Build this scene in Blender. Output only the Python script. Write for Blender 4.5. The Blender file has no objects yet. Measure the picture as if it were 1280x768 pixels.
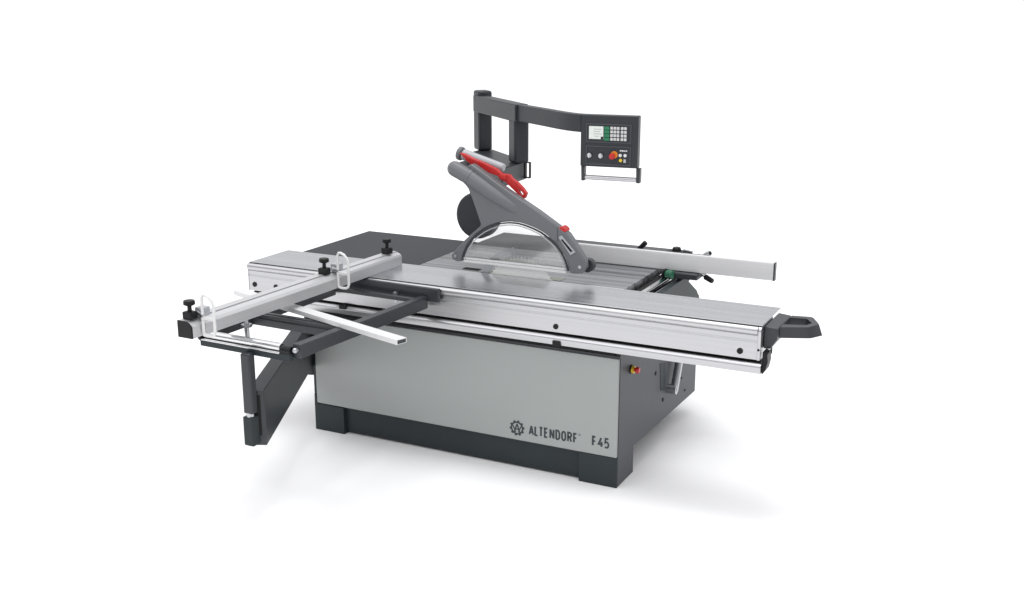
import bpy, bmesh, math, random
from mathutils import Vector, Matrix
random.seed(7)
S = bpy.context.scene
COL = S.collection
R = math.radians

# ------------------------------------------------------------------ camera
cd = bpy.data.cameras.new('camera')
cam = bpy.data.objects.new('camera', cd)
COL.objects.link(cam)
cam.location = (2.8267, -4.7193, 2.2745)
cam.rotation_euler = (math.pi/2 - 0.2630, 0, 0.4646)
cd.sensor_width = 36.0
cd.lens = 1412.0/1280*36
cd.clip_start = 0.05
cd.clip_end = 500
S.camera = cam

# ------------------------------------------------------------------ studio light
W = bpy.data.worlds.new('World')
S.world = W
W.use_nodes = True
nt = W.node_tree
nt.nodes.clear()
wo = nt.nodes.new('ShaderNodeOutputWorld')
bg = nt.nodes.new('ShaderNodeBackground')
tc = nt.nodes.new('ShaderNodeTexCoord')
sx = nt.nodes.new('ShaderNodeSeparateXYZ')
rz = nt.nodes.new('ShaderNodeValToRGB')      # brightness by height
ry = nt.nodes.new('ShaderNodeValToRGB')      # darker towards the photographer's side
ma = nt.nodes.new('ShaderNodeMath'); ma.operation = 'MULTIPLY_ADD'
ma.inputs[1].default_value = 0.5; ma.inputs[2].default_value = 0.5
mx = nt.nodes.new('ShaderNodeMath'); mx.operation = 'MULTIPLY'
nt.links.new(tc.outputs['Generated'], sx.inputs[0])
nt.links.new(sx.outputs['Z'], rz.inputs[0])
nt.links.new(sx.outputs['Y'], ma.inputs[0])
nt.links.new(ma.outputs[0], ry.inputs[0])
nt.links.new(rz.outputs[0], mx.inputs[0])
rw = nt.nodes.new('ShaderNodeValToRGB')     # that dim side only near the horizon
inv = nt.nodes.new('ShaderNodeMath'); inv.operation = 'SUBTRACT'; inv.inputs[0].default_value = 1.0
mm = nt.nodes.new('ShaderNodeMath'); mm.operation = 'MULTIPLY_ADD'
nt.links.new(sx.outputs['Z'], rw.inputs[0])
nt.links.new(ry.outputs[0], inv.inputs[1])
nt.links.new(inv.outputs[0], mm.inputs[0]); nt.links.new(rw.outputs[0], mm.inputs[1]); nt.links.new(ry.outputs[0], mm.inputs[2])
nt.links.new(mm.outputs[0], mx.inputs[1])
mg = nt.nodes.new('ShaderNodeMath'); mg.operation = 'MULTIPLY'; mg.inputs[1].default_value = 1.17
nt.links.new(mx.outputs[0], mg.inputs[0])
nt.links.new(mg.outputs[0], bg.inputs['Strength'])
nt.links.new(bg.outputs[0], wo.inputs[0])
def ramp(n, stops):
    e = n.color_ramp.elements
    e[0].position, e[0].color = stops[0][0], (stops[0][1],)*3 + (1,)
    e[1].position, e[1].color = stops[-1][0], (stops[-1][1],)*3 + (1,)
    for p, v in stops[1:-1]:
        k = e.new(p); k.color = (v, v, v, 1)
ramp(rz, [(0.0, 0.90), (0.05, 0.62), (0.2, 0.57), (0.55, 0.80), (1.0, 0.92)])
ramp(ry, [(0.0, 0.22), (0.45, 0.30), (0.77, 1.0), (1.0, 1.0)])
ramp(rw, [(0.0, 0.0), (0.12, 0.05), (0.38, 0.9), (0.6, 1.7), (1.0, 1.6)])
bg.inputs[0].default_value = (1.0, 1.0, 1.015, 1)

def area(name, loc, target, sx_, sy_, power, col=(1, 1, 1)):
    l = bpy.data.lights.new(name, 'AREA'); l.shape = 'RECTANGLE'
    l.size, l.size_y, l.energy, l.color = sx_, sy_, power, col
    o = bpy.data.objects.new(name, l); COL.objects.link(o)
    o.location = loc
    d = Vector(target) - Vector(loc)
    o.rotation_euler = d.to_track_quat('-Z', 'Y').to_euler()
    return o
area('softbox_overhead', (-0.4, 1.6, 20.0), (0.1, 0.2, 0.0), 6.5, 6.5, 1200)
area('softbox_front', (-1.6, -4.8, 4.9), (0.2, 0.0, 0.2), 4.0, 3.0, 28)


S.view_settings.view_transform = 'Standard'
S.view_settings.look = 'None'
S.view_settings.exposure = 0.0
S.view_settings.gamma = 1.0
S.cycles.max_bounces = 8
S.cycles.transparent_max_bounces = 16

# ------------------------------------------------------------------ materials
def mat(name, col, rough=0.5, metal=0.0, grain=None, amount=0.0, rvar=0.0, bump=0.0, mott=0.0, spec=0.5, lo=0.3):
    """painted or metal surface. grain = scale of stretched noise along each object axis (brushed look)."""
    m = bpy.data.materials.new(name); m.use_nodes = True
    t = m.node_tree; b = t.nodes['Principled BSDF']
    b.inputs['Base Color'].default_value = tuple(col) + (1,)
    b.inputs['Roughness'].default_value = rough
    b.inputs['Metallic'].default_value = metal
    b.inputs['Specular IOR Level'].default_value = spec
    tx = t.nodes.new('ShaderNodeTexCoord')
    if grain or mott:
        mp = t.nodes.new('ShaderNodeMapping')
        mp.inputs['Scale'].default_value = grain if grain else (3, 3, 3)
        nz = t.nodes.new('ShaderNodeTexNoise'); nz.inputs['Scale'].default_value = 1.0
        nz.inputs['Detail'].default_value = 6; nz.inputs['Roughness'].default_value = 0.6
        t.links.new(tx.outputs['Object'], mp.inputs[0]); t.links.new(mp.outputs[0], nz.inputs['Vector'])
        am = amount if grain else mott
        mr = t.nodes.new('ShaderNodeMapRange')
        mr.inputs['From Min'].default_value = lo; mr.inputs['From Max'].default_value = 1-lo
        mr.inputs['To Min'].default_value = 1 - am; mr.inputs['To Max'].default_value = 1 + am
        t.links.new(nz.outputs['Fac'], mr.inputs['Value'])
        mu = t.nodes.new('ShaderNodeVectorMath'); mu.operation = 'SCALE'
        mu.inputs[0].default_value = col
        t.links.new(mr.outputs[0], mu.inputs['Scale'])
        t.links.new(mu.outputs[0], b.inputs['Base Color'])
        if rvar:
            m2 = t.nodes.new('ShaderNodeMapRange')
            m2.inputs['From Min'].default_value = 0.3; m2.inputs['From Max'].default_value = 0.7
            m2.inputs['To Min'].default_value = max(.03, rough - rvar); m2.inputs['To Max'].default_value = rough + rvar
            t.links.new(nz.outputs['Fac'], m2.inputs['Value'])
            t.links.new(m2.outputs[0], b.inputs['Roughness'])
        if bump:
            bp = t.nodes.new('ShaderNodeBump'); bp.inputs['Strength'].default_value = bump
            bp.inputs['Distance'].default_value = 0.002
            t.links.new(nz.outputs['Fac'], bp.inputs['Height'])
            t.links.new(bp.outputs[0], b.inputs['Normal'])
    elif bump:
        nz = t.nodes.new('ShaderNodeTexNoise'); nz.inputs['Scale'].default_value = 900
        bp = t.nodes.new('ShaderNodeBump'); bp.inputs['Strength'].default_value = bump
        bp.inputs['Distance'].default_value = 0.0005
        t.links.new(tx.outputs['Object'], nz.inputs['Vector'])
        t.links.new(nz.outputs['Fac'], bp.inputs['Height']); t.links.new(bp.outputs[0], b.inputs['Normal'])
    return m

M = {}
M['floor'] = mat('white_floor', (0.93, 0.93, 0.93), 1.0, spec=0.0)
M['alu_x'] = mat('anodised_aluminium', (0.56, 0.56, 0.575), 0.34, 1.0, grain=(0.4, 90, 90), amount=.08, rvar=.06, bump=.03)
M['alu_y'] = mat('anodised_aluminium_rail', (0.62, 0.62, 0.64), 0.34, 1.0, grain=(70, 1.0, 70), amount=.08, rvar=.06, bump=.06)
M['alu_top'] = mat('milled_aluminium_top', (0.64, 0.65, 0.675), 0.28, 1.0, grain=(0.3, 30, 30), amount=.05, rvar=.06, bump=0.0)
M['cast'] = mat('planed_cast_iron', (0.30, 0.305, 0.32), 0.34, 1.0, grain=(0.5, 30, 30), amount=.36, rvar=.10, bump=.05, lo=.41)
M['satin'] = mat('satin_anodised_fence', (0.72, 0.72, 0.725), 0.5, 0.25, grain=(.8, 60, 60), amount=.03)
M['satin_y'] = mat('satin_anodised_crosscut', (0.58, 0.58, 0.595), 0.45, 0.5, grain=(60, .8, 60), amount=.04)
M['chrome'] = mat('chrome', (0.70, 0.70, 0.71), 0.08, 1.0)
M['steel'] = mat('steel', (0.50, 0.51, 0.53), 0.3, 1.0)
M['blade'] = mat('ground_steel', (0.80, 0.80, 0.78), 0.45, 0.35)
M['dark'] = mat('anthracite_paint', (0.029, 0.0325, 0.038), 0.36, mott=.04, spec=.5)
M['boom'] = mat('anthracite_boom_paint', (0.029, 0.0325, 0.038), 0.40, mott=.04, spec=.36)
M['plinth'] = mat('anthracite_plinth_paint', (0.024, 0.032, 0.036), 0.5, mott=.08, spec=.3)
M['body'] = mat('slate_grey_paint', (0.056, 0.0615, 0.071), 0.48, mott=.04, spec=.4)
M['greytop'] = mat('grey_laminate', (0.044, 0.047, 0.053), 0.65, mott=.04, spec=.25)
M['guard'] = mat('mid_grey_plastic', (0.142, 0.149, 0.160), 0.40, mott=.03)
M['panel'] = mat('light_grey_paint', (0.340, 0.358, 0.350), 0.38, mott=.02)
M['black'] = mat('black_plastic', (0.009, 0.009, 0.010), 0.4, spec=.25)
M['gap'] = mat('black_shadow_gap', (0.012, 0.012, 0.013), 0.9)
M['ink'] = mat('dark_grey_print', (0.035, 0.042, 0.048), 0.6)
M['red'] = mat('red_plastic', (0.52, 0.012, 0.012), 0.35)
M['white'] = mat('white_plastic', (0.72, 0.72, 0.72), 0.4)
M['paleplastic'] = mat('pale_grey_plastic', (0.40, 0.415, 0.435), 0.35)
M['keycap'] = mat('pale_keycap_plastic', (0.60, 0.60, 0.60), 0.5)
M['green'] = mat('green_plastic', (0.02, 0.13, 0.07), 0.4)
M['greenkey'] = mat('green_key_plastic', (0.012, 0.19, 0.085), 0.4)
M['yellow'] = mat('yellow_plastic', (0.78, 0.55, 0.03), 0.4)
M['orange'] = mat('orange_plastic', (0.75, 0.22, 0.02), 0.4)
M['screen'] = mat('pale_screen', (0.74, 0.78, 0.74), 0.25)
M['insert'] = mat('grey_green_insert', (0.27, 0.285, 0.24), 0.4, mott=.04)

def glass(name, tint, refl):
    m = bpy.data.materials.new(name); m.use_nodes = True
    t = m.node_tree; t.nodes.clear()
    o = t.nodes.new('ShaderNodeOutputMaterial'); mxx = t.nodes.new('ShaderNodeMixShader')
    a = t.nodes.new('ShaderNodeBsdfTransparent'); a.inputs[0].default_value = (tint, tint, tint, 1)
    g = t.nodes.new('ShaderNodeBsdfGlossy'); g.inputs['Roughness'].default_value = 0.08
    lw = t.nodes.new('ShaderNodeLayerWeight'); lw.inputs['Blend'].default_value = 0.25
    mr = t.nodes.new('ShaderNodeMath'); mr.operation = 'MULTIPLY_ADD'
    mr.inputs[1].default_value = 0.6; mr.inputs[2].default_value = refl
    t.links.new(lw.outputs['Fresnel'], mr.inputs[0]); t.links.new(mr.outputs[0], mxx.inputs[0])
    t.links.new(a.outputs[0], mxx.inputs[1]); t.links.new(g.outputs[0], mxx.inputs[2])
    t.links.new(mxx.outputs[0], o.inputs[0])
    return m
M['glass'] = glass('clear_shield', 0.95, 0.05)

# ------------------------------------------------------------------ mesh helpers
def box(bm, x0, x1, y0, y1, z0, z1):
    v = [bm.verts.new(p) for p in ((x0,y0,z0),(x1,y0,z0),(x1,y1,z0),(x0,y1,z0),(x0,y0,z1),(x1,y0,z1),(x1,y1,z1),(x0,y1,z1))]
    for f in ((0,3,2,1),(4,5,6,7),(0,1,5,4),(1,2,6,5),(2,3,7,6),(3,0,4,7)):
        bm.faces.new([v[i] for i in f])
    return v

def put(axis, a, b, t):
    """point from profile coordinates a, b and the extrusion coordinate t."""
    return {'x': (t, a, b), 'y': (a, t, b), 'z': (a, b, t)}[axis]

def prism(bm, pts, axis, t0, t1):
    A = [bm.verts.new(put(axis, a, b, t0)) for a, b in pts]
    B = [bm.verts.new(put(axis, a, b, t1)) for a, b in pts]
    n = len(pts)
    bm.faces.new(A); bm.faces.new(B[::-1])
    for i in range(n):
        j = (i+1) % n
        bm.faces.new([A[i], B[i], B[j], A[j]])
    return A + B

def ring(bm, outer, inner, axis, t0, t1):
    """closed band between two outlines of equal length, extruded."""
    n = len(outer)
    V = [[bm.verts.new(put(axis, a, b, t)) for a, b in L] for t in (t0, t1) for L in (outer, inner)]
    o0, i0, o1, i1 = V
    for k in range(n):
        j = (k+1) % n
        bm.faces.new([o0[k], o0[j], i0[j], i0[k]])
        bm.faces.new([o1[k], i1[k], i1[j], o1[j]])
        bm.faces.new([o0[k], o1[k], o1[j], o0[j]])
        bm.faces.new([i0[k], i0[j], i1[j], i1[k]])

def cyl(bm, p0, p1, r0, r1=None, n=24, caps=True):
    r1 = r0 if r1 is None else r1
    p0, p1 = Vector(p0), Vector(p1)
    d = (p1-p0).normalized()
    u = d.orthogonal().normalized(); w = d.cross(u)
    A, B = [], []
    for i in range(n):
        a = 2*math.pi*i/n
        q = u*math.cos(a) + w*math.sin(a)
        A.append(bm.verts.new(p0+q*r0)); B.append(bm.verts.new(p1+q*r1))
    for i in range(n):
        j = (i+1) % n
        bm.faces.new([A[i], A[j], B[j], B[i]])
    if caps:
        bm.faces.new(A[::-1]); bm.faces.new(B)

def ball(bm, c, r, sc=(1,1,1)):
    m = Matrix.Translation(c) @ Matrix.Diagonal((r*sc[0], r*sc[1], r*sc[2], 1))
    bmesh.ops.create_uvsphere(bm, u_segments=20, v_segments=12, radius=1, matrix=m)

def tube(bm, pts, r, n=12, closed=False):
    rr = r if isinstance(r, (list, tuple)) else [r]*len(pts)
    """round bar along a path."""
    P = [Vector(p) for p in pts]; N = len(P)
    rings = []
    prev = None
    for i in range(N):
        a = P[(i-1) % N] if (closed or i > 0) else P[i]
        b = P[(i+1) % N] if (closed or i < N-1) else P[i]
        d = (b-a).normalized()
        if prev is None: u = d.orthogonal().normalized()
        else: u = (prev - d*prev.dot(d)).normalized()
        prev = u; w = d.cross(u)
        rings.append([bm.verts.new(P[i] + (u*math.cos(2*math.pi*k/n) + w*math.sin(2*math.pi*k/n))*rr[i]) for k in range(n)])
    for i in range(N if closed else N-1):
        A, B = rings[i], rings[(i+1) % N]
        for k in range(n):
            j = (k+1) % n
            bm.faces.new([A[k], A[j], B[j], B[k]])
    if not closed:
        bm.faces.new(rings[0][::-1]); bm.faces.new(rings[-1])

def obj(name, bm, m, parent=None, bevel=0.0, smooth=35, seg=2, tm=None):
    if tm is not None: bmesh.ops.transform(bm, matrix=tm, verts=bm.verts)
    bmesh.ops.recalc_face_normals(bm, faces=bm.faces)
    me = bpy.data.meshes.new(name); bm.to_mesh(me); bm.free()
    me.materials.append(M[m])
    if smooth:
        for p in me.polygons: p.use_smooth = True
        me.set_sharp_from_angle(angle=R(smooth))
    o = bpy.data.objects.new(name, me); COL.objects.link(o)
    if parent is not None: o.parent = parent; fix(o, parent)
    if bevel:
        b = o.modifiers.new('bevel', 'BEVEL'); b.width = bevel; b.segments = seg
        b.limit_method = 'ANGLE'; b.angle_limit = R(40); b.harden_normals = False
    return o

def world_of(o):
    m = Matrix.LocRotScale(o.location, o.rotation_euler, o.scale)
    if o.parent: m = world_of(o.parent) @ o.matrix_parent_inverse @ m
    return m

def fix(o, parent):
    """meshes are drawn in the root's own frame; a root is an Empty at its base."""
    r = parent
    while r.parent: r = r.parent
    if r is parent:
        o.matrix_parent_inverse = Matrix.Translation(-Vector(r['origin']))
    else:
        o.matrix_parent_inverse = Matrix.Identity(4)

def thing(name, label, cat, loc, rotz=0.0):
    o = bpy.data.objects.new(name, None); COL.objects.link(o)
    o.empty_display_size = 0.1
    o['origin'] = loc
    o.rotation_euler = (0, 0, rotz)
    o.location = Matrix.Rotation(rotz, 3, 'Z') @ Vector(loc)
    o['label'] = label; o['category'] = cat
    return o

def B(): return bmesh.new()
def bx(name, m, parent, x0, x1, y0, y1, z0, z1, bevel=0.002, tm=None):
    b = B(); box(b, x0, x1, y0, y1, z0, z1); return obj(name, b, m, parent, bevel, tm=tm)
def cy(name, m, parent, p0, p1, r, r1=None, n=24, bevel=0.0, tm=None):
    b = B(); cyl(b, p0, p1, r, r1, n); return obj(name, b, m, parent, bevel, tm=tm)

# ------------------------------------------------------------------ floor
b = B()
v = [b.verts.new(p) for p in ((-150,-60,0),(150,-60,0),(150,200,0),(-150,200,0))]; b.faces.new(v)
fl = obj('floor', b, 'floor', None); fl['kind'] = 'structure'
fl['label'] = 'plain white studio floor'; 

# ================================================================== PANEL SAW
saw = thing('panel_saw', 'large grey panel saw with sliding table, blade guard and control panel on the white floor', 'panel saw', (0.13, 0.6, 0))

# --- cabinet
b = B()
prism(b, [(.046,.147),(.30,.147),(1.247,.128),(1.247,.690),(.046,.690)], 'x', -.745, .988)
box(b, -.60, .88, .39, .95, .6905, .860)
cab = obj('base_cabinet', b, 'body', saw, 0.003)
b = B(); prism(b, [(.0445,.001),(.257,.001),(.257,.141),(1.25,.119),(1.25,.692),(.0445,.692)], 'x', .9885, 1.0115); obj('side_sheet', b, 'body', cab, 0.002)
# left end of the cabinet is anthracite, so is the strip above the front panel
bx('top_rail', 'dark', cab, -.752, 1.0112, .036, .044, .657, .6685, 0.001)
bx('end_strip', 'plinth', cab, -.772, -.7455, .040, .25, .19, .660, 0.002)
bx('shadow_slot', 'gap', cab, -.742, .985, .0385, .30, .6690, .7195, 0.0)
b = B()
prism(b, [(.613,.470),(.700,.446),(.712,.296),(.640,.310)], 'x', 1.0100, 1.0135)
obj('slot_recess', b, 'plinth', cab)
bp_ = [(.556,.432),(.687,.246),(.99,.275),(1.057,.184)]
for k, (y, z) in enumerate(bp_):
    r = .011 if k < 2 else .006
    cy('bolt', 'black', cab, (1.008,y,z), (1.016,y,z), r, n=16)
# strut that leans in front of the slot
b = B()
cyl(b, (1.045,.765,.275), (1.045,.875,.520), .021); cyl(b, (1.008,.765,.285), (1.06,.765,.285), .026)
lev = obj('tilt_lever', b, 'steel', saw, 0.001)
cy('lever_edge', 'black', lev, (1.05,.800,.300), (1.05,.915,.520), .008)

es = cy('emergency_stop', 'black', saw, (1.0115,.188,.563), (1.018,.188,.563), .022, n=28)
cy('yellow_collar', 'yellow', es, (1.018,.188,.563), (1.030,.188,.563), .0185, n=28)
b = B(); cyl(b, (1.030,.188,.563), (1.040,.188,.563), .011); cyl(b, (1.040,.188,.563), (1.055,.188,.563), .0175, .014, 28)
obj('red_button', b, 'red', es, 0.002)

# --- front panel with the lettering
fp = bx('front_panel', 'panel', saw, -.748, 1.0085, .0285, .0435, .158, .656, 0.003)
YT = .0278
def ribbon(bm, pts, w, k=0, closed=False):
    """flat stroke of width w along a polyline on the panel, mitred at the corners."""
    P = [Vector(p) for p in pts]; L_, R_ = [], []
    n_ = len(P)
    for i in range(n_):
        a = P[i-1] if (closed or i) else P[i]; e = P[(i+1) % n_] if (closed or i < n_-1) else P[i]
        d0 = (P[i]-a).normalized() if (P[i]-a).length else (e-P[i]).normalized()
        d1 = (e-P[i]).normalized() if (e-P[i]).length else d0
        t_ = (d0+d1).normalized(); m_ = Vector((-t_.y, t_.x))
        sc = w/2/max(.35, m_.dot(Vector((-d0.y, d0.x))))
        L_.append(P[i]+m_*sc); R_.append(P[i]-m_*sc)
    y0, y1 = YT - .00003*k, YT + .0010
    V = [[bm.verts.new((q.x, y, q.y)) for q in X] for y in (y0, y1) for X in (L_, R_)]
    l0, r0, l1, r1 = V
    for i in range(n_ if closed else n_-1):
        j = (i+1) % n_
        bm.faces.new([l0[i], l0[j], r0[j], r0[i]]); bm.faces.new([l1[i], r1[i], r1[j], l1[j]])
        bm.faces.new([l0[i], l1[i], l1[j], l0[j]]); bm.faces.new([r0[i], r0[j], r1[j], r1[i]])
    if not closed:
        bm.faces.new([l0[0], r0[0], r1[0], l1[0]]); bm.faces.new([l0[-1], l1[-1], r1[-1], r0[-1]])
def arc(cx, cz, rx, rz_, a0, a1, n_=8):
    return [(cx+rx*math.cos(R(a0+(a1-a0)*i/n_)), cz+rz_*math.sin(R(a0+(a1-a0)*i/n_))) for i in range(n_+1)]
# stroke centre lines in a unit cell, x 0..1, z 0..1
GL = {
 'A': [[(0,0),(.5,1)],[(.5,1),(1,0)],[(.2,.27),(.8,.27)]],
 'L': [[(.0,1),(.0,0),(.95,0)]],
 'T': [[(0,1),(1,1)],[(.5,1),(.5,0)]],
 'E': [[(.95,1),(0,1),(0,0),(.95,0)],[(0,.52),(.85,.52)]],
 'N': [[(0,0),(0,1)],[(0,1),(1,0)],[(1,0),(1,1)]],
 'D': [[(0,0),(0,1),(.45,1)]+arc(.45,.62,.55,.38,80,0,5)+arc(.45,.38,.55,.38,0,-80,5)+[(.45,0),(0,0)]],
 'O': [arc(.5,.66,.5,.34,180,0,10)+arc(.5,.34,.5,.34,0,-180,10)],
 'R': [[(0,0),(0,1),(.5,1)]+arc(.5,.755,.5,.245,80,-80,8)+[(.5,.51),(0,.51)],[(.5,.50),(1,0)]],
 'F': [[(0,0),(0,1),(.95,1)],[(0,.50),(.85,.50)]],
 '4': [[(.62,1),(0,.27),(1.05,.27)],[(.72,.55),(.72,0)]],
 '5': [[(.92,1),(.12,1),(.06,.54),(.3,.62)]+arc(.45,.31,.5,.31,80,-90,9)+[(.2,.01),(.0,.06)]],
}
def letter(bm, ch, x0, z0, w, h, st):
    for k, L in enumerate(GL[ch]):
        pts = [(x0+st/2+px_*(w-st), z0+st/2+pz_*(h-st)) for px_, pz_ in L]
        cl = ch == 'O'
        if cl: pts = pts[:-1]; pts = [q for i, q in enumerate(pts) if i == 0 or (Vector(q)-Vector(pts[i-1])).length > 1e-5]
        pts = [q for i, q in enumerate(pts) if i == 0 or (Vector(q)-Vector(pts[i-1])).length > 1e-6]
        ribbon(bm, pts, st, k, cl)
b = B(); xx = .5400
for ch in 'ALTENDORF':
    w_ = {'A': .0300, 'L': .0232, 'T': .0252, 'E': .0240, 'N': .0280, 'D': .0268, 'O': .0276, 'R': .0272, 'F': .0234}[ch]
    letter(b, ch, xx, .1965, w_, .0545, .0095); xx += w_ + {'L': .0004, 'A': .0014, 'T': .0034, 'E': .0058}.get(ch, .0044)
obj('lettering', b, 'ink', fp, smooth=0)
b = B(); ring(b, [(.8145+.0058*math.cos(R(20*i)), .2450+.0058*math.sin(R(20*i))) for i in range(18)], [(.8145+.0038*math.cos(R(20*i)), .2450+.0038*math.sin(R(20*i))) for i in range(18)], 'y', YT, YT+.001)
obj('trademark_sign', b, 'ink', fp, smooth=0)
b = B()
letter(b, 'F', .8800, .1990, .0240, .0545, .0100); letter(b, '4', .9110, .1990, .0300, .0545, .0098); letter(b, '5', .9440, .1990, .0280, .0545, .0092)
obj('model_lettering', b, 'ink', fp, smooth=0)
# gear shaped emblem: toothed ring round crossed strokes
b = B(); ex, ez = .4755, .2215
def pol(r, a): return (ex+r*math.cos(a), ez+r*math.sin(a))
n = 80; out = []; inn = []
for i in range(n):
    a = 2*math.pi*i/n
    out.append(pol(.0415 if (i % 8) < 4 else .0350, a)); inn.append(pol(.0265, a))
ring(b, out, inn, 'y', YT, YT+.0010)
def stroke(x0, z0, x1, z1, w, k):
    d = Vector((x1-x0, z1-z0)).normalized(); nn = Vector((-d.y, d.x))*w/2
    prism(b, [(ex+x0+nn.x, ez+z0+nn.y),(ex+x1+nn.x, ez+z1+nn.y),(ex+x1-nn.x, ez+z1-nn.y),(ex+x0-nn.x, ez+z0-nn.y)], 'y', YT-.00003*k, YT+.0010)
stroke(-.015,-.022, 0,.022, .0075, 1); stroke(.015,-.022, 0,.022, .0075, 2); stroke(-.009,-.006,.009,-.006,.006, 3)
stroke(-.022,.012,-.008,-.022,.006, 4); stroke(.022,.012,.008,-.022,.006, 5)
obj('gear_emblem', b, 'ink', fp, smooth=0)

# --- plinth and feet
b = B(); box(b, -.60, .84, .058, 1.02, .010, .150); obj('plinth', b, 'plinth', saw, 0.002)
b = B()
prism(b, [(-.768,0),(-.577,0),(-.577,.152),(-.752,.152),(-.752,.205),(-.768,.205)], 'y', .032, .250)
obj('foot', b, 'plinth', saw, 0.002)
b = B(); prism(b, [(.812,.0325),(1.0117,.0325),(1.0117,.0440),(.988,.0440),(.988,.250),(.812,.250)], 'z', 0, .1555); obj('foot', b, 'plinth', saw, 0.0015)

# --- guide rail under the sliding table
b = B()
pr = [(-.020,.702)]
pr += [(-.026 - .002*math.cos(a), .7) for a in []]
prof = [(-.018,.700),(-.024,.726)]
for k in range(9):
    a = R(180 - k*13)
    prof.append((-.006+.018*math.cos(a), .728+.017*math.sin(a)))
prof += [(.020,.744),(.030,.742),(.030,.700)]
prism(b, prof, 'x', -1.15, 1.690)
gr = obj('guide_rail', b, 'alu_x', saw, 0.0)
for x, z0, z1 in ((.690,.693,.722),(-.535,.730,.752)):
    b = B(); box(b, x, x+.040, -.030, -.010, z0, z1); obj('rail_stop', b, 'black', gr, 0.002)
bx('gap_shade_block', 'gap', saw, -1.14, 1.674, .032, .25, .7195, .7555, 0.0)  # black block added as the shade in the gap between rail and table
b = B(); prism(b, [(1.691,.800),(1.712,.790),(1.716,.755),(1.708,.715),(1.694,.695),(1.691,.70)], 'y', -.006, .06); obj('rail_end_cap', b, 'black', gr, 0.003)

# --- sliding table
b = B()
body = [(.352,.910),(.300,.910),(.2995,.9075),(.2965,.9075),(.296,.910),(.0105,.910),(.0105,.900),(.0045,.900),(.0045,.9075),(-.002,.907),
        (-.0090,.903),(-.0125,.896),(-.0135,.889),(-.0125,.882),(-.0090,.875),(-.003,.8715),(.004,.871),(.004,.8675),(0,.867),(0,.845),(.0022,.843),(.0022,.838),(0,.836),
        (0,.757),(.190,.757),(.215,.885),(.240,.896),(.352,.898)]
prism(b, body, 'x', -1.145, 1.665)
st = obj('sliding_table', b, 'alu_x', saw, 0.0)
bx('table_top', 'alu_top', st, -1.1445, 1.6795, .0115, .3515, .9105, .9122, 0.0006)
bx('groove_shade_strip', 'gap', st, -1.144, 1.664, .0052, .0098, .9005, .9092, 0.0)  # black strip added in the groove to draw its shade line
# rounded end plate at the right
b = B()
ep = [(-.0015,.755),(-.0015,.878)]
for k in range(8):
    a = R(180 - k*90/7); ep.append((.018+.0215*math.cos(a), .886+.0205*math.sin(a)))
ep += [(.2,.9075),(.2,.755)]
prism(b, ep, 'x', 1.6655, 1.6790); obj('end_plate', b, 'alu_x', st, 0.001)
b = B(); prism(b, [(a, c) for a, c in ep], 'x', -1.1500, -1.1455); obj('end_plate', b, 'alu_x', st, 0.001)
for x, z, r in ((-1.108,.792,.014),(-.965,.794,.013),(1.589,.788,.014),(1.671,.803,.0055),(.695,.785,.0135)):
    b = B(); cyl(b, (x,.003,z), (x,-.0042,z), r, n=20); obj('screw_hole', b, 'black', st, 0.001)
# push handle: bracket and a flat loop
hd = B()
prism(hd, [(1.680,.902),(1.740,.896),(1.740,.846),(1.7345,.838),(1.712,.800),(1.680,.800)], 'y', .045, .300)
hd_o = obj('push_handle', hd, 'dark', st, 0.005)
b = B()
O_ = [(1.7405,.052),(1.850,.118),(1.868,.128),(1.905,.205),(1.895,.230),(1.845,.312),(1.815,.322),(1.7405,.300)]
O_ = [(1.7405,.085),(1.850,.132),(1.866,.142),(1.902,.208),(1.892,.228),(1.845,.310),(1.828,.318),(1.7405,.302)]
I_ = [(1.7420,.140),(1.835,.168),(1.844,.174),(1.862,.212),(1.857,.222),(1.822,.270),(1.812,.276),(1.7420,.262)]
ring(b, O_, I_, 'z', .845, .895)
for q in b.verts:
    if q.co.z > .88 and q.co.x > 1.8: q.co.x = 1.8 + (q.co.x-1.8)*.82
obj('grip_loop', b, 'dark', hd_o, 0.008, seg=3)

# --- tables
b = B()
prism(b, [(-.285,.362),(.900,.366),(.900,.985),(-.285,.985)], 'z', .868, .9095)
obj('cast_iron_table', b, 'cast', saw, 0.0025)
b = B()
prism(b, [(-.285,.988),(.915,.988),(.915,1.378),(-.285,1.378)], 'z', .875, .9088)
obj('rear_table', b, 'dark', saw, 0.003)
b = B()
prism(b, [(-1.055,.360),(-.2885,.358),(-.2885,1.045),(-1.055,1.045)], 'z', .878, .9085)
obj('extension_table', b, 'greytop', saw, 0.003)
for k in range(2): bx('table_bracket', 'dark', saw, -.90+k*.45, -.86+k*.45, .40, 1.0, .80, .8775)
bx('table_insert', 'insert', saw, .10, .55, .3715, .44, .9098, .9112, 0.0004)
bx('insert_dark_strip', 'gap', saw, -.03, .065, .392, .432, .9098, .9110, 0.0)  # thin black strip on the table, left of the insert
bx('blade_slot', 'gap', saw, .09, .50, .353, .3665, .900, .9108, 0.0)
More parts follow.
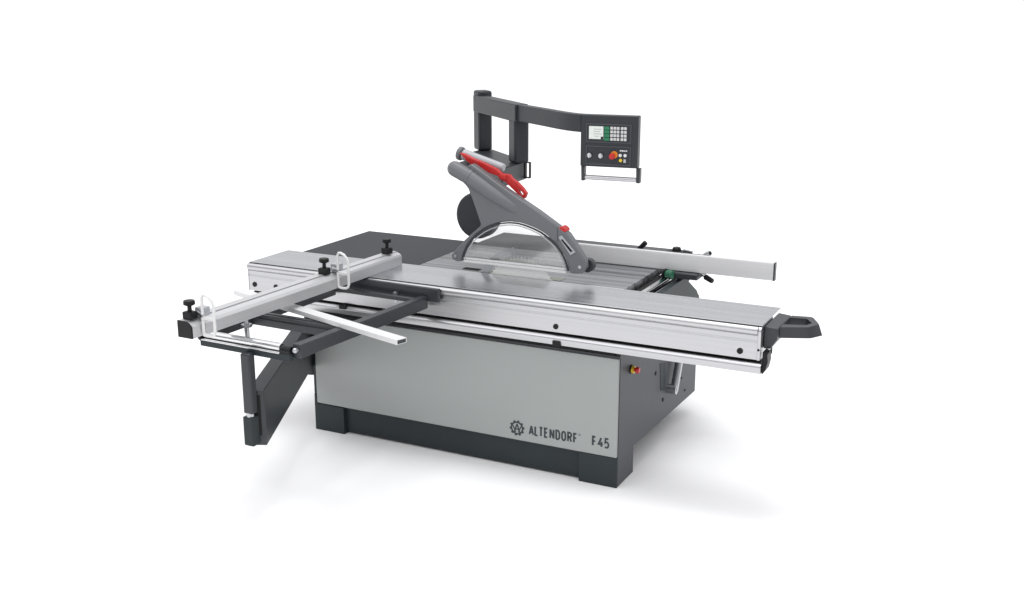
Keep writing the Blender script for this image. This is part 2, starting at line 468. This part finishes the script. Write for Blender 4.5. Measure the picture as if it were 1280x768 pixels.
# saw blade at rest
b = B(); bc = (.335, .812); N = 60
po = []
for i in range(N):
    a = 2*math.pi*i/N
    po.append((bc[0]+.205*math.cos(a), bc[1]+.205*math.sin(a)))
    a2 = a + 2*math.pi/N*.25
    po.append((bc[0]+.197*math.cos(a2), bc[1]+.197*math.sin(a2)))
    a3 = a + 2*math.pi/N*.55
    po.append((bc[0]+.195*math.cos(a3), bc[1]+.195*math.sin(a3)))
prism(b, po, 'y', .3570, .3605); obj('saw_blade', b, 'blade', saw, 0.0, smooth=0)
b = B()
kn = []
for k in range(15):
    a = R(100 + k*5); kn.append((bc[0]+.218*math.cos(a), bc[1]+.218*math.sin(a)))
for k in range(14, -1, -1):
    a = R(100 + k*5); kn.append((bc[0]+.255*math.cos(a), bc[1]+.255*math.sin(a)))
prism(b, kn, 'y', .3573, .3601); obj('riving_knife', b, 'steel', saw, 0.0)

# --- round guide bar and bracket for the rip fence, right of the cast table
cy('guide_bar', 'chrome', saw, (.950,.345,.862), (.950,1.30,.862), .019)
bx('bar_carrier', 'gap', saw, .9025, .926, .36, 1.28, .780, .870, 0.002)
b = B()
prism(b, [(.37,.62),(.37,.860),(.85,.861),(1.10,.852),(.992,.826),(1.145,.742),(1.205,.682),(1.205,.62)], 'x', 1.004, 1.030)
obj('bar_bracket', b, 'plinth', saw, 0.002)
bx('scale_strip', 'steel', saw, .9985, 1.0035, .37, .95, .852, .8635, 0.0005)

# --- blade guard
G0 = [(-0.003,0.965),(-0.031,0.96),(-0.058,0.968),(-0.067,0.991),(-0.045,1.016),(-0.021,1.044),(0.023,1.087),(0.066,1.125),(0.109,1.162),(0.113,1.183),(0.095,1.232),(0.072,1.293),(0.045,1.353),(0.012,1.390),(0.020,1.455),(0.060,1.480),(0.129,1.440),(0.239,1.374),(0.338,1.319),(0.437,1.266),(0.547,1.200),(0.574,1.183),(0.602,1.166),(0.633,1.127),(0.668,1.081),(0.697,1.04),(0.702,1.0),(0.681,0.969),(0.621,0.964)]
G1 = [(0.616,0.978),(0.609,0.998),(0.596,1.034),(0.573,1.073),(0.549,1.103),(0.522,1.125),(0.491,1.146),(0.46,1.164),(0.415,1.181),(0.37,1.193),(0.33,1.2),(0.284,1.2),(0.248,1.195),(0.211,1.186),(0.169,1.169),(0.13,1.149),(0.089,1.12),(0.056,1.088),(0.027,1.049),(0.008,1.009),(-0.002,0.978)]
b = B()
def inset_curve(c, d):
    cx, cz = .31, .96
    return [(cx+(x-cx)*(1-d), cz+(z-cz)*(1-d)) for x, z in c]
# front and back skins plus closing band: a hollow hood, open at the bottom
prism(b, G0 + G1, 'y', .335, .385)
gd = obj('blade_guard', b, 'guard', saw, 0.008, seg=3)
b = B(); prism(b, G0[9:21] + [(.549,1.121)] + inset_curve(G1, -.022)[5:16], 'y', .3290, .3355)
obj('cover_plate', b, 'guard', gd, 0.003)
# dark rim along the inside of the arch
b = B()
rim_o = inset_curve(G1, .006); rim_i = inset_curve(G1, .034)
prism(b, rim_o + rim_i[::-1], 'y', .3305, .3395); obj('arch_rim', b, 'dark', gd, 0.0)
b = B()
r2o = inset_curve(G1, .055); r2i = inset_curve(G1, .075)
prism(b, r2o + r2i[::-1], 'y', .3300, .3330); obj('shield_edge', b, 'paleplastic', gd, 0.0)
b = B(); gl = inset_curve(G1, .034); prism(b, gl, 'y', .3335, .3375); obj('glass_shield', b, 'glass', gd, 0.0)
b = B(); prism(b, gl, 'y', .3800, .3835); obj('glass_shield', b, 'glass', gd, 0.0)
b = B(); prism(b, [(.3315,.964),(.3315,.976),(.3345,.9765),(.3345,.980),(.3312,.9805),(.3312,.990),(.3396,.990),(.3396,.964)], 'x', .012, .598)
obj('shield_lip', b, 'white', gd, 0.001)
b = B(); tube(b, [(-.028,.322,1.452),(.05,.326,1.416),(.20,.334,1.330),(.30,.345,1.274),(.365,.366,1.238)], [.040,.040,.036,.030,.018], 24)
sd = obj('suction_tube', b, 'guard', gd, 0.0, smooth=50)
b = B(); ball(b, (-.028,.322,1.452), .0395); cyl(b, (.046,.326,1.4175), (.060,.327,1.411), .0420); obj('tube_cap', b, 'guard', sd)
cy('swivel_boss', 'guard', gd, (-.02,.386,1.450), (-.02,.46,1.450), .032)
cy('screw', 'steel', gd, (-.038,.336,.991), (-.038,.330,.991), .0085, n=16)
cy('screw', 'steel', gd, (.672,.336,1.004), (.672,.330,1.004), .0085, n=16)
b = B(); cyl(b, (.668,.333,1.002), (.668,.3345,1.002), .032)
obj('nose_disc', b, 'guard', gd)
cy('guide_roller', 'dark', gd, (.686,.388,1.002), (.686,.425,1.002), .036, n=28, bevel=.004)
b = B()
ring(b, [(.555,1.146),(.572,1.156),(.648,1.078),(.622,1.060)], [(.568,1.133),(.577,1.138),(.634,1.082),(.622,1.075)], 'y', .3290, .3348)
obj('slot_trim', b, 'paleplastic', gd, 0.001)
b = B(); prism(b, [(.5675,1.1335),(.5765,1.1385),(.6345,1.0815),(.6215,1.0745)], 'y', .3318, .3345); obj('height_slot', b, 'gap', gd, 0.0)
b = B(); prism(b, [(.553,1.184),(.557,1.197),(.570,1.199),(.585,1.190),(.592,1.176),(.580,1.168)], 'y', .336, .392); obj('height_clamp', b, 'red', gd, 0.003)
# rounded dark hood behind the guard
b = B(); hp = []
for k in range(40):
    a = 2*math.pi*k/40; hp.append((.006+.120*math.cos(a), 1.183+.124*math.sin(a)))
prism(b, hp, 'y', .470, .560); obj('rear_hood', b, 'boom', gd, 0.02, seg=4)
# pale tube and red pull lever on top
cy('sleeve', 'paleplastic', gd, (-.052,.452,1.510), (.190,.452,1.452), .030, .022, n=24, bevel=.008)
cy('sleeve_cap', 'guard', gd, (-.078,.452,1.516), (-.053,.452,1.510), .036, n=24, bevel=.006)
RO = [(-0.036,1.525),(-0.008,1.521),(0.039,1.501),(0.104,1.482),(0.178,1.454),(0.206,1.433),(0.252,1.430),(0.265,1.413),(0.297,1.394),(0.329,1.366),(0.349,1.341),(0.338,1.315),(0.315,1.314),(0.293,1.341),(0.261,1.367),(0.229,1.394),(0.197,1.404),(0.187,1.42),(0.104,1.441),(0.039,1.464),(0.005,1.487)]
b = B()
# lever with an eye near its end: two halves round the hole
prism(b, RO[:9]+RO[13:], 'y', .385, .412)
ring(b, [(.297,1.394),(.329,1.366),(.349,1.341),(.338,1.315),(.315,1.314),(.293,1.341)], [(.305,1.362),(.322,1.350),(.332,1.339),(.328,1.330),(.320,1.329),(.308,1.342)], 'y', .3852, .4118)
rl = obj('pull_lever', b, 'red', gd, 0.004)
b = B(); prism(b, [(.195,1.425),(.240,1.428),(.236,1.402),(.205,1.406)], 'y', .379, .3852); obj('lever_clip', b, 'red', rl, 0.002)

# --- overhead carrier, posts, boom
PZ0, PZ1 = 1.343, 1.442
Ac = (.155,.500); Bc = (.140,.820); dl = Vector((-.735,.678)); t = .64
b = B(); prism(b, [Ac, Bc, (Bc[0]+t*dl.x, Bc[1]+t*dl.y), (Ac[0]+t*dl.x, Ac[1]+t*dl.y)], 'z', PZ0, PZ1)
ca = obj('overhead_carrier', b, 'boom', saw, 0.006, seg=3)
b = B(); ring(b, [(.142,1.352),(.172,1.352),(.172,1.440),(.142,1.440)], [(.1465,1.357),(.1675,1.357),(.1675,1.435),(.1465,1.435)], 'y', .790, .812)
obj('cable_bracket', b, 'black', ca, 0.0005)
b = B(); prism(b, [(-.02,.46),(.10,.46),(.10,.62),(-.02,.70)], 'z', 1.30, PZ0-.001); obj('guard_hanger', b, 'dark', ca, .004)
ud = Vector((.735,-.678,0)).normalized(); vd = Vector((.678,.735,0)).normalized()
def rot_frame(c): 
    m = Matrix.Identity(4); m.col[0][:3] = ud; m.col[1][:3] = vd; m.col[3][:3] = c
    return m
P1 = Vector((-.300,1.140,0)); P2 = Vector((.128,.745,0))
for c, zt in ((P1,1.786),(P2,1.690)):
    b = B(); box(b, -.050, .050, -.042, .042, PZ1+.001, zt)
    po = obj('boom_post', b, 'boom', saw, 0.014, seg=4, tm=rot_frame(c))
def sweep_wall(bm, path, w, z0, z1):
    """plan polyline given by its camera-side edge, thickness w away from the camera."""
    P = [Vector(p) for p in path]; Q = []
    for i, p in enumerate(P):
        a = P[max(0, i-1)]; c = P[min(len(P)-1, i+1)]
        d = (c-a).normalized(); nn = Vector((-d.y, d.x))
        Q.append(p+nn*w)
    rows = [[bm.verts.new((q.x, q.y, z)) for q in L] for L in (P, Q) for z in (z0, z1)]
    f0, f1, b0, b1 = rows
    for i in range(len(P)-1):
        bm.faces.new([f0[i], f0[i+1], f1[i+1], f1[i]]); bm.faces.new([b0[i], b1[i], b1[i+1], b0[i+1]])
        bm.faces.new([f1[i], f1[i+1], b1[i+1], b1[i]]); bm.faces.new([f0[i], b0[i], b0[i+1], f0[i+1]])
    bm.faces.new([f0[0], f1[0], b1[0], b0[0]]); bm.faces.new([f0[-1], b0[-1], b1[-1], f1[-1]])
b = B(); sweep_wall(b, [(-.345,1.105),(.150,.656)], .075, 1.667, 1.759)
b1 = obj('boom_arm', b, 'boom', saw, 0.004)
b = B(); sweep_wall(b, [(.1505,.672),(.36,.520),(.50,.412),(.57,.366),(.62,.342),(.6655,.3285)], .050, 1.672, 1.757)
b2 = obj('boom_arm', b, 'boom', saw, 0.004)

# --- control panel (drawn flat, x to the right, z up from its top left corner, then turned 7 degrees)
TM = Matrix.Translation((.667,.328,1.757)) @ Matrix.Rotation(R(6.98), 4, 'Z')
b = B(); box(b, 0, .284, 0, .052, -.248, 0)
cp = obj('control_panel', b, 'boom', saw, 0.005, tm=TM)
for x0, x1 in ((.002,.020),(.276,.296)):
    b = B(); prism(b, [(x0,-.2485),(x1 if x0 > .1 else x1,-.2485),(x1,-.320),(x0+.002,-.320)], 'y', .008, .045)
    obj('side_arm', b, 'dark', cp, 0.003, tm=TM)
cy('grip_bar', 'alu_x', cp, (.0205,.026,-.304), (.2755,.026,-.306), .0115, tm=TM)
def pbox(name, m, x0, x1, z0, z1, d0, d1, bevel=.0012, par=None):
    b = B(); box(b, x0, x1, d0, d1, z0, z1); return obj(name, b, m, par or cp, bevel, tm=TM)
b = B(); ring(b, [(.028,-.040),(.252,-.040),(.252,-.131),(.028,-.131)], [(.034,-.046),(.246,-.046),(.246,-.125),(.034,-.125)], 'y', -.0035, .0005); obj('bezel', b, 'body', cp, 0.001, tm=TM)
b = B(); ring(b, [(.028,-.146),(.252,-.146),(.252,-.238),(.028,-.238)], [(.034,-.152),(.246,-.152),(.246,-.232),(.034,-.232)], 'y', -.0035, .0005); obj('bezel', b, 'body', cp, 0.001, tm=TM)
pbox('display', 'screen', .042, .114, -.117, -.053, -.0020, .0005)
b = B()
for k, (x0, x1) in enumerate(((.066,.104),(.066,.098),(.066,.108),(.070,.092))):
    box(b, x0, x1, -.0024, -.0018, -.066-k*.011-.003, -.066-k*.011)
obj('readout_line', b, 'paleplastic', cp, 0.0, tm=TM)
b = B(); prism(b, [(.044,-.1165),(.113,-.1165),(.113,-.102),(.102,-.102),(.102,-.1145),(.044,-.1145)], 'y', -.0026, -.0016)
obj('display_mark', b, 'black', cp, 0.0, tm=TM)
b = B()
for k in range(4): box(b, .118, .144, -.0042, -.0002, -.068-k*.0175, -.053-k*.0175)
obj('function_key', b, 'greenkey', cp, 0.0015, tm=TM)
b = B()
for r_ in range(4):
    for c_ in range(5):
        x0 = .1485+c_*.0158+(.004 if c_ > 2 else 0)
        box(b, x0, x0+.0130, -.0045, -.0002, -.0665-r_*.0175, -.0530-r_*.0175)
obj('keypad', b, 'keycap', cp, 0.0012, tm=TM)
for x in (.048,.104):
    b = B(); cyl(b, (x,0,-.193), (x,-.012,-.193), .0115); k = obj('rotary_switch', b, 'steel', cp, 0.001, tm=TM)
    b = B(); box(b, x-.003, x+.003, -.018, -.0122, -.204, -.182); obj('switch_pointer', b, 'white', k, 0.001, tm=TM)
b = B(); cyl(b, (.170,0,-.186), (.170,-.005,-.186), .0175, n=32); e1 = obj('stop_button', b, 'orange', cp, .001, tm=TM)
b = B(); cyl(b, (.166,-.005,-.190), (.164,-.018,-.192), .010); cyl(b, (.164,-.018,-.192), (.162,-.030,-.194), .0160, .012, 28); obj('mushroom_head', b, 'red', e1, .002, tm=TM)
for x, z, m in ((.200,-.188,'white'),(.224,-.188,'white'),(.202,-.212,'yellow')):
    b = B(); cyl(b, (x,0,z), (x,-.006,z), .0080, n=20); obj('push_button', b, m, cp, .0015, tm=TM)
b = B()
box(b, .216, .228, -.003, -.0002, -.222, -.206)
obj('key_switch', b, 'steel', cp, 0.0005, tm=TM)
b = B()
for x0, x1 in ((.197,.205),(.207,.216),(.218,.223),(.225,.233)): box(b, x0, x1, -.0012, -.0001, -.169, -.163)
obj('caption', b, 'white', cp, 0, tm=TM)
for x0, x1, z in ((.046,.070,-.167),(.100,.118,-.167),(.044,.120,-.228)):
    b = B(); box(b, x0, x1, -.0012, -.0001, z-.003, z); obj('caption', b, 'body', cp, 0, tm=TM)

# --- swinging support arm with its telescopic post
b = B()
tip = Vector((-.285,-.955)); hin = Vector((-.773,.044)); dd = (tip-hin).normalized(); nn = Vector((-dd.y, dd.x))  # nn: towards +x side
T0 = Vector((-.268,-.990)); H0 = Vector((-.790,.079))
off = Vector((-.065,-.032))
prism(b, [tuple(T0), tuple(H0), tuple(H0+off), tuple(T0+off)], 'z', .362, .622)
arm = obj('support_arm', b, 'dark', saw, 0.004)
b = B(); q = (T0+off*.42) + dd*.0012
u2 = off.normalized()
prism(b, [tuple(q-u2*.012), tuple(q-u2*.012-dd*.004), tuple(q+u2*.012-dd*.004), tuple(q+u2*.012)], 'z', .41, .60)
obj('arm_slot', b, 'gap', arm, 0.0)
b = B(); cyl(b, (-.815,.085,.30), (-.815,.085,.655), .030); obj('hinge', b, 'dark', arm, 0.0)
bx('hinge_bracket', 'plinth', arm, -.825, -.773, .060, .16, .36, .62, .003)
b = B(); box(b, -.344, -.291, -1.054, -1.004, .372, .508); obj('post_clamp', b, 'plinth', arm, 0.006)
b = B(); box(b, -.340, -.291, -1.050, -1.008, .522, .800); obj('telescopic_post', b, 'dark', arm, 0.007, seg=3)
cy('post_pin', 'steel', arm, (-.316,-1.032,.505), (-.316,-1.032,.526), .018)

# ================================================================== CROSSCUT TABLE
ROT = R(-1.75)
cc = thing('crosscut_table', 'dark grey tubular outrigger frame with chrome front roller beside the sliding table', 'outrigger table', (-.29,-.5,.80), ROT)
b = B(); prism(b, [(-.066,-.995),(-.021,-.995),(.012,-.0355),(-.033,-.0355)], 'z', .800, .862); obj('side_tube', b, 'dark', cc, .004)
bx('side_tube', 'dark', cc, -.600, -.556, -.985, -.036, .800, .862, .004)
bx('mounting_plate', 'dark', cc, -.600, .072, -.035, -.0135, .836, .9045, .003)
b = B(); box(b, -.5555, -.0375, -.096, -.070, .836, .860); obj('cross_tube', b, 'dark', cc, .006)
b = B()
prism(b, [(-.690,.805),(-.690,.838),(-.684,.840),(-.684,.846),(-.690,.848),(-.690,.860),(-.678,.860),(-.676,.853),(-.664,.853),(-.662,.860),(-.640,.860),(-.640,.805)], 'x', -.5555, -.0485)
obj('grooved_beam', b, 'dark', cc, 0.001)
ro = cy('front_roller', 'chrome', cc, (-.560,-1.003,.840), (-.118,-1.003,.840), .0185, n=40, bevel=.002)
cy('reflection_rod', 'chrome', ro, (-.566,-1.020,.8185), (-.116,-1.020,.8185), .0055, n=20)  # thin rod added in place of a bright reflection line on the roller
cy('roller_cap', 'black', ro, (-.578,-1.005,.832), (-.5605,-1.005,.832), .026, n=32, bevel=.003)
cy('roller_cap', 'black', ro, (-.1175,-1.005,.832), (-.062,-1.005,.832), .019, n=32, bevel=.003)
b = B(); box(b, -.575, -.064, -1.018, -.990, .785, .8190); obj('front_bar', b, 'plinth', cc, .003)
b = B(); cyl(b, (-.040,-.9955,.838), (-.040,-1.010,.838), .011); ball(b, (-.042,-1.008,.838), .012)
obj('end_bolt', b, 'steel', cc)
b = B(); cyl(b, (-.42,-.88,.800), (-.42,-.88,.905), .011); cyl(b, (-.42,-.88,.860), (-.42,-.88,.872), .026, n=6); cyl(b, (-.42,-.88,.792), (-.42,-.88,.803), .024, n=6)
obj('levelling_screw', b, 'steel', cc)
b = B(); box(b, -.5555, -.36, -.905, -.860, .800, .803); obj('screw_bracket', b, 'dark', cc)
b = B(); cyl(b, (-.062,-.80,.835), (-.0485,-.80,.835), .014, n=6); cyl(b, (-.082,-.80,.835), (-.062,-.80,.835), .009)
obj('hex_bolt', b, 'steel', cc)
b = B(); cyl(b, (-.165,-.060,.815), (-.165,-.060,.872), .0095); cyl(b, (-.165,-.060,.858), (-.165,-.060,.866), .016, n=6)
obj('levelling_screw', b, 'steel', cc)

# ================================================================== SUPPORT BAR
a0 = Vector((-.862,-.423)); a1 = Vector((.3275,-.788)); d = (a1-a0).normalized(); nn = Vector((-d.y, d.x))*.0285
sb = thing('support_bar', 'slim flat aluminium bar lying askew across the outrigger frame', 'support bar', (a0.x/2+a1.x/2, a0.y/2+a1.y/2, .863))
def barm(bm, w, z0, z1, e0, e1):
    n_ = Vector((-d.y, d.x))*w; p0 = a0+d*e0; p1 = a1+d*e1
    prism(bm, [tuple(p0-n_), tuple(p1-n_), tuple(p1+n_), tuple(p0+n_)], 'z', z0, z1)
b = B(); barm(b, .0285, .8632, .886, 0, 0); obj('bar_profile', b, 'satin', sb, .0015)
L = (a1-a0).length
def endcap(t0, t1):
    b = B(); n_ = Vector((-d.y, d.x))*.0235; p0 = a0+d*t0; p1 = a0+d*t1
    prism(b, [tuple(p0-n_), tuple(p1-n_), tuple(p1+n_), tuple(p0+n_)], 'z', .8665, .8825)
    return obj('bar_end_cap', b, 'ink', sb, 0.0)
endcap(L-.006, L+.0012); endcap(-.0012, .006)

# ================================================================== CROSSCUT FENCE
cf = thing('crosscut_fence', 'long silver crosscut fence with black knobs and white flip stops lying across the outrigger frame', 'crosscut fence', (-.40,-.45,.912), ROT)
FX = -.366
def fprof(g=0.0):
    return [(FX+g,.9125),(FX+g,.9625),(FX-.007,.972+g*.7),(FX-.028,.9815+g),(FX-.0285,.975),(FX-.034,.975),(FX-.0345,.985+g),(FX-.078,.985+g),(FX-.078,.9125)]
for nm, y0, y1, g, m in (('fence_profile',-1.195,-.245,.004,'satin_y'),('fence_extension',-1.268,-1.1955,0,'satin_y'),('fence_extension',-.2445,.298,0,'satin_y')):
    b = B(); prism(b, fprof(g), 'y', y0, y1); obj(nm, b, m, cf, .0008, smooth=0)
b = B(); prism(b, [(FX+.001,.912),(FX+.001,.961),(FX-.012,.977),(FX-.03,.985),(FX-.079,.986),(FX-.079,.912)], 'y', -1.276, -1.2685); obj('end_cap', b, 'black', cf, .002)
b = B(); prism(b, fprof(0), 'y', .2985, .302); obj('end_cap', b, 'alu_y', cf, .001)
def rounded(px, pz, w, h):
    return
for y in (-1.235, -.315, .225):
    x = FX-.042
    b = B(); box(b, x-.024, x+.024, y-.022, y+.022, .9865, 1.020); kb = obj('clamp_knob', b, 'black', cf, .005)
    cy('knob_stem', 'black', kb, (x,y,1.0195), (x,y,1.052), .0095, .0085)
    b = B(); cyl(b, (x,y,1.043), (x,y,1.050), .012, .025); cyl(b, (x,y,1.050), (x,y,1.067), .0255, .0235, 28); obj('knob_head', b, 'black', kb, .002)
def flip(yc):
    x0, x1 = FX+.010, FX+.074
    b = B()
    path = [(x0,yc,.930),(x0,yc,.985),(x0,yc,1.040),(x0+.002,yc,1.082),(x0+.010,yc,1.093),(x0+.022,yc,1.093),(x0+.040,yc,1.086),(x0+.056,yc,1.070),(x1,yc,1.048),(x1,yc,.985),(x1,yc,.940),(x1-.006,yc,.926),(x1-.020,yc,.918),(x0+.014,yc,.917),(x0+.003,yc,.921)]
    tube(b, path, .0066, 12, True)
    o = obj('flip_stop', b, 'white', cf, 0.0, smooth=60)
    b = B(); box(b, x0-.006, x1+.003, yc-.006, yc+.006, .985, 1.000); obj('cross_web', b, 'white', o, .003)
    b = B(); box(b, x0-.055, x0-.010, yc+.012, yc+.058, .9905, 1.030); obj('stop_carriage', b, 'paleplastic', o, .004)
    b = B(); cyl(b, (x0-.040,yc+.011,1.010), (x0+.006,yc-.002,1.000), .008); obj('stop_pivot', b, 'steel', o)
    return o
flip(-1.215); flip(-.275)

# ================================================================== RIP FENCE
rf = thing('rip_fence', 'straight grey rip fence standing on the cast table behind the blade guard', 'rip fence', (.95,.88,.912))
b = B()
prism(b, [(.850,.913),(.850,.9945),(.853,1.004),(.876,1.004),(.880,1.0),(.880,.913)], 'x', .37, 1.515)
fpz = obj('fence_profile', b, 'satin', rf, .0012)
b = B(); prism(b, [(.849,.912),(.849,1.0),(.853,1.005),(.881,1.005),(.881,.912)], 'x', 1.5152, 1.5230); obj('end_cap', b, 'dark', fpz, .001)
# cast head riding on the round bar
b = B()
box(b, .962, 1.075, .8815, 1.10, .874, .958); box(b, .985, 1.130, .815, 1.06, .878, .9105)
obj('fence_head', b, 'dark', rf, .006)
cy('black_ring', 'black', rf, (.950,.828,.897), (.962,.822,.897), .026, n=28)
b = B(); cyl(b, (.963,.8215,.897), (1.000,.806,.897), .0235, n=28); obj('green_knob', b, 'green', rf, .004)
b = B(); cyl(b, (1.129,.90,.893), (1.158,.885,.884), .0055); lv = obj('clamp_lever', b, 'steel', rf)
b = B(); cyl(b, (1.150,.889,.887), (1.198,.865,.872), .015, .013); obj('lever_grip', b, 'black', lv, .004)
b = B(); cyl(b, (.760,.935,.988), (.800,.935,1.030), .0125, .014); l2 = obj('locking_lever', b, 'black', rf, .004)
b = B(); box(b, .735, .775, .885, .960, .94, .992); obj('lever_mount', b, 'dark', l2, .004)
b = B(); box(b, .93, 1.05, .885, .955, .960, 1.004); cyl(b, (.975,.93,1.003), (.975,.93,1.021), .026, .020); obj('clamp_cap', b, 'black', rf, .004)
b = B(); cyl(b, (1.015,.93,1.010), (1.065,.93,1.004), .013, .010); obj('clamp_spindle', b, 'steel', rf, .002)
b = B(); cyl(b, (1.135,.90,.996), (1.165,.90,1.012), .012, .016); e_ = obj('end_stop', b, 'steel', rf, .002)
b = B(); cyl(b, (1.166,.90,1.0125), (1.172,.90,1.0155), .010); obj('stop_tip', b, 'black', e_)
